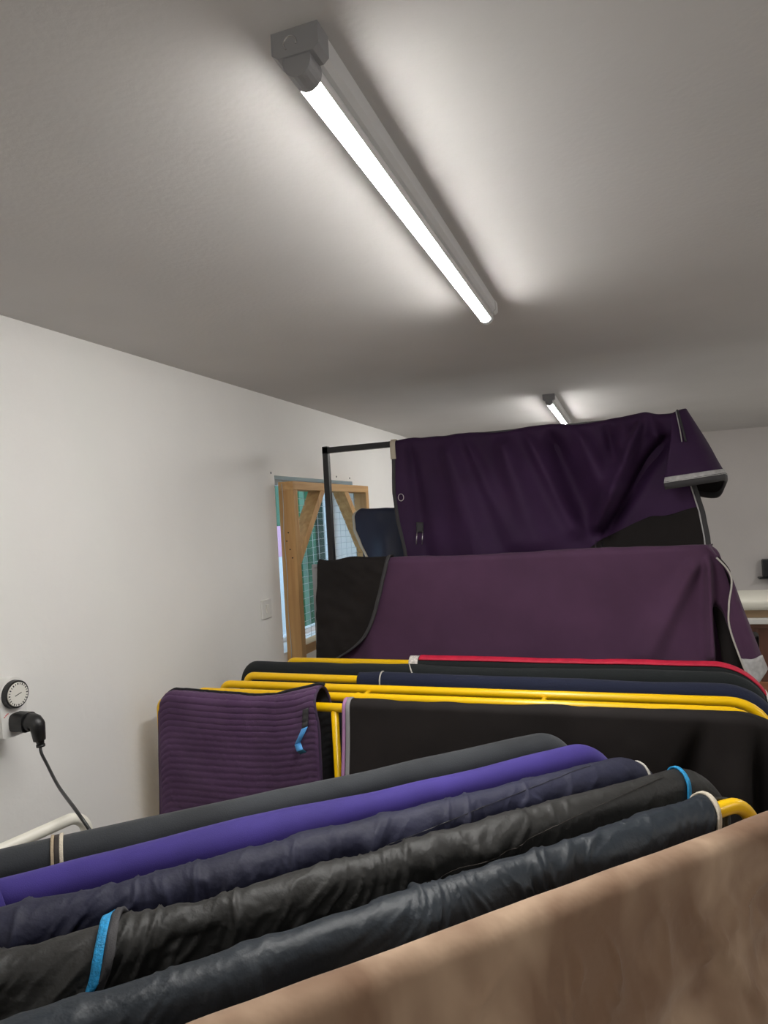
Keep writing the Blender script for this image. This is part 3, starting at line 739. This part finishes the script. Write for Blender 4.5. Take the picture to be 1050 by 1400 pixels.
# ------------------------------------------------------------------ sockets, timer, plug
sk = thing('light_switch', 'white wall switch plate beside the timber frame', 'switch', (WX, 2.71, 1.37))
boxo('plate', (WX, 2.667, 1.322), (WX+.010, 2.752, 1.408), M['plastic'], sk, .003)
boxo('rocker', (WX+.009, 2.698, 1.345), (WX+.015, 2.722, 1.385), M['dial'], sk, .002)
so = thing('wall_socket', 'white wall socket behind the plug-in timer', 'socket', (WX, 1.25, 1.33))
boxo('plate', (WX, 1.17, 1.28), (WX+.014, 1.32, 1.366), M['plastic'], so, .003)
DY, DZ, FX = 1.305, 1.355, -1.482
tm = thing('plug_timer', 'white plug-in timer with round dial on the left wall', 'timer', (WX+.014, DY, DZ-.03))
bm = bmesh.new()
oc = []
for a in np.linspace(0, math.pi, 13): oc.append((DY+.040*math.cos(a), DZ+.002+.040*math.sin(a)))
oc += [(DY-.036, DZ-.10), (DY-.028, DZ-.106), (DY+.028, DZ-.106), (DY+.036, DZ-.10)]
prism(bm, [(WX+.014, a, b) for a, b in oc], (FX-WX-.014, 0, 0)); obj('body', bm, M['plastic'], tm)
for k in range(4):
    boxo('rib', (WX+.022+k*.011, DY-.0405, DZ-.09), (WX+.027+k*.011, DY-.0375, DZ+.01), M['plastic'], tm)
rotY = Matrix.Rotation(R(90), 4, 'Y')
def disc(name, x, y, z, r1, r2, d, m, parent, n=40):
    bm = bmesh.new(); bmesh.ops.create_cone(bm, cap_ends=True, segments=n, radius1=r1, radius2=r2, depth=d, matrix=Matrix.Translation((x+d/2, y, z))@rotY)
    return obj(name, bm, m, parent)
dl = disc('dial_ring', FX, DY, DZ, .0355, .0345, .014, M['rubber'], tm)
disc('dial_face', FX+.014, DY, DZ, .0300, .0295, .003, M['dial'], dl)
bm = bmesh.new()
for k in range(24):
    a = k*math.pi/12; c, s_ = math.cos(a), math.sin(a)
    q = Matrix.Translation((FX+.0172, DY+.0262*c, DZ+.0262*s_))@Matrix.Rotation(a, 4, 'X')
    bmesh.ops.create_cube(bm, size=1, matrix=q@Matrix.Diagonal((.0006, .0045, .0015 if k % 2 else .0028, 1)))
obj('dial_ticks', bm, M['ink'], dl)
bm = bmesh.new(); bmesh.ops.create_cube(bm, size=1, matrix=Matrix.Translation((FX+.0172, DY, DZ))@Matrix.Rotation(R(15), 4, 'X')@Matrix.Diagonal((.0006, .020, .0018, 1)))
obj('dial_print', bm, M['ink'], dl)
for k in range(3):
    boxo('red_print', (FX, DY-.031+k*.004, DZ-.052+k*.003), (FX+.0006, DY-.027+k*.005, DZ-.050+k*.003), M['redink'], tm)
pg = thing('power_plug', 'black moulded plug with its cable, in the timer', 'plug', (FX, DY, 1.285))
PY, PZ = DY+.006, 1.284
bm = bmesh.new(); pts = []
oc = [(.024*math.copysign(abs(math.cos(a))**.6, math.cos(a)), .024*math.copysign(abs(math.sin(a))**.6, math.sin(a))) for a in np.linspace(0, 2*math.pi, 20, endpoint=False)]
prism(bm, [(FX, PY+a, PZ+b) for a, b in oc], (.040, 0, 0)); obj('plug_base', bm, M['rubber'], pg)
tube('plug_body', fillet([(FX+.036, PY, PZ), (FX+.066, PY, PZ+.002), (FX+.068, PY+.004, PZ-.045)], .012, 6), [.022, .022] + [.0205]*2 + [.019]*3 + [.018, .0145], M['rubber'], pg, 14)
tube('strain_relief', [(FX+.068, PY+.004, PZ-.030), (FX+.0695, PY+.005, PZ-.060)], [.0115, .0085], M['rubber'], pg, 12)
tube('collar', [(FX+.0693, PY+.005, PZ-.056), (FX+.0698, PY+.005, PZ-.062)], .0105, M['rubber'], pg, 12)
cab = spline([(FX+.0695, PY+.005, PZ-.050), (-1.405, 1.309, 1.212), (-1.370, 1.292, 1.190), (-1.270, 1.227, 1.169), (-1.130, 1.133, 1.168), (-1.080, 1.122, 1.129), (-1.060, 1.121, 1.099), (-1.058, 1.131, 1.049), (-1.055, 1.141, 0.979), (-1.052, 1.151, 0.879), (-1.050, 1.161, 0.739), (-1.08, 1.171, .30), (-1.09, 1.22, .05), (-1.14, 1.26, .008), (-1.25, 1.36, .006)], 8)
tube('cable', cab, .0038, M['rubber'], pg, 8)

# ------------------------------------------------------------------ clutter by the far wall
CY = 4.9
ct = thing('cot_frame', 'reddish brown slatted wooden cot end by the far wall', 'cot', (1.2, CY, 0))
boxo('top_rail', (.62, CY-.02, 0.900), (1.95, CY+.02, 0.935), M['cotwood'], ct, .006)
boxo('bottom_rail', (.62, CY-.02, .49), (1.95, CY+.02, .56), wood_mat('orange_brown_timber', (.26, .10, .04), (.34, .14, .06), 'X'), ct, .006)
x = .66; k = 0
while x < 1.95:
    boxo('slat', (x, CY-.012, .56), (x+.055, CY+.012, 0.900), M['cotwood'], ct, .004)
    # arched head between slats
    bm = bmesh.new(); x1, x2 = x+.055, x+.105; zt = 0.900
    pts = [(x1, zt), (x2, zt), (x2, zt-.05)] + [((x1+x2)/2+.025*math.cos(a), zt-.05+.03*math.sin(a)) for a in np.linspace(.15, math.pi-.15, 8)] + [(x1, zt-.05)]
    prism(bm, [(a, CY-.012, b) for a, b in pts], (0, .024, 0)); obj('arch', bm, M['cotwood'], ct)
    x += .105; k += 1
for xx in (.60, 1.93):
    boxo('post', (xx, CY-.03, 0), (xx+.06, CY+.03, 0.935), M['cotwood'], ct, .006)
dbx = boxo('storage_box', (.75, CY+.08, 0), (1.6, CY+.5, 0.83), M['blackplastic'], None, .02); tag(dbx, 'black box standing behind the brown cot slats', 'box')
wb = boxo('white_board', (.66, CY-.06, 0.935), (1.9, CY+.5, 0.970), M['whiteboard'], None, .004); tag(wb, 'white board lying on the brown cot, under the tan panel', 'board')
kb = boxo('cardboard_panel', (.66, CY-.02, 0.970), (1.9, CY+.5, 1.020), M['kraft'], None, .004); tag(kb, 'tan brown panel between white board and cream slab', 'panel')
bm = bmesh.new(); box(bm, (.655, CY-.05, 1.020), (1.9, CY+.5, 1.085), .02)
cs = obj('foam_slab', bm, M['cream'], None, True); tag(cs, 'cream padded slab on top of the stack by the far wall', 'slab')
sh = thing('wall_shelf', 'small black wall ledge on the far wall at the right edge', 'shelf', (1.2, Y1, 1.02))
boxo('ledge', (1.075, Y1-.10, 1.020), (1.5, Y1, 1.032), M['blackplastic'], sh, .002)
sp = boxo('speaker', (1.11, Y1-.09, 1.032), (1.3, Y1-.005, 1.19), M['blackplastic'], None, .012); tag(sp, 'black box standing on the small wall ledge', 'speaker')
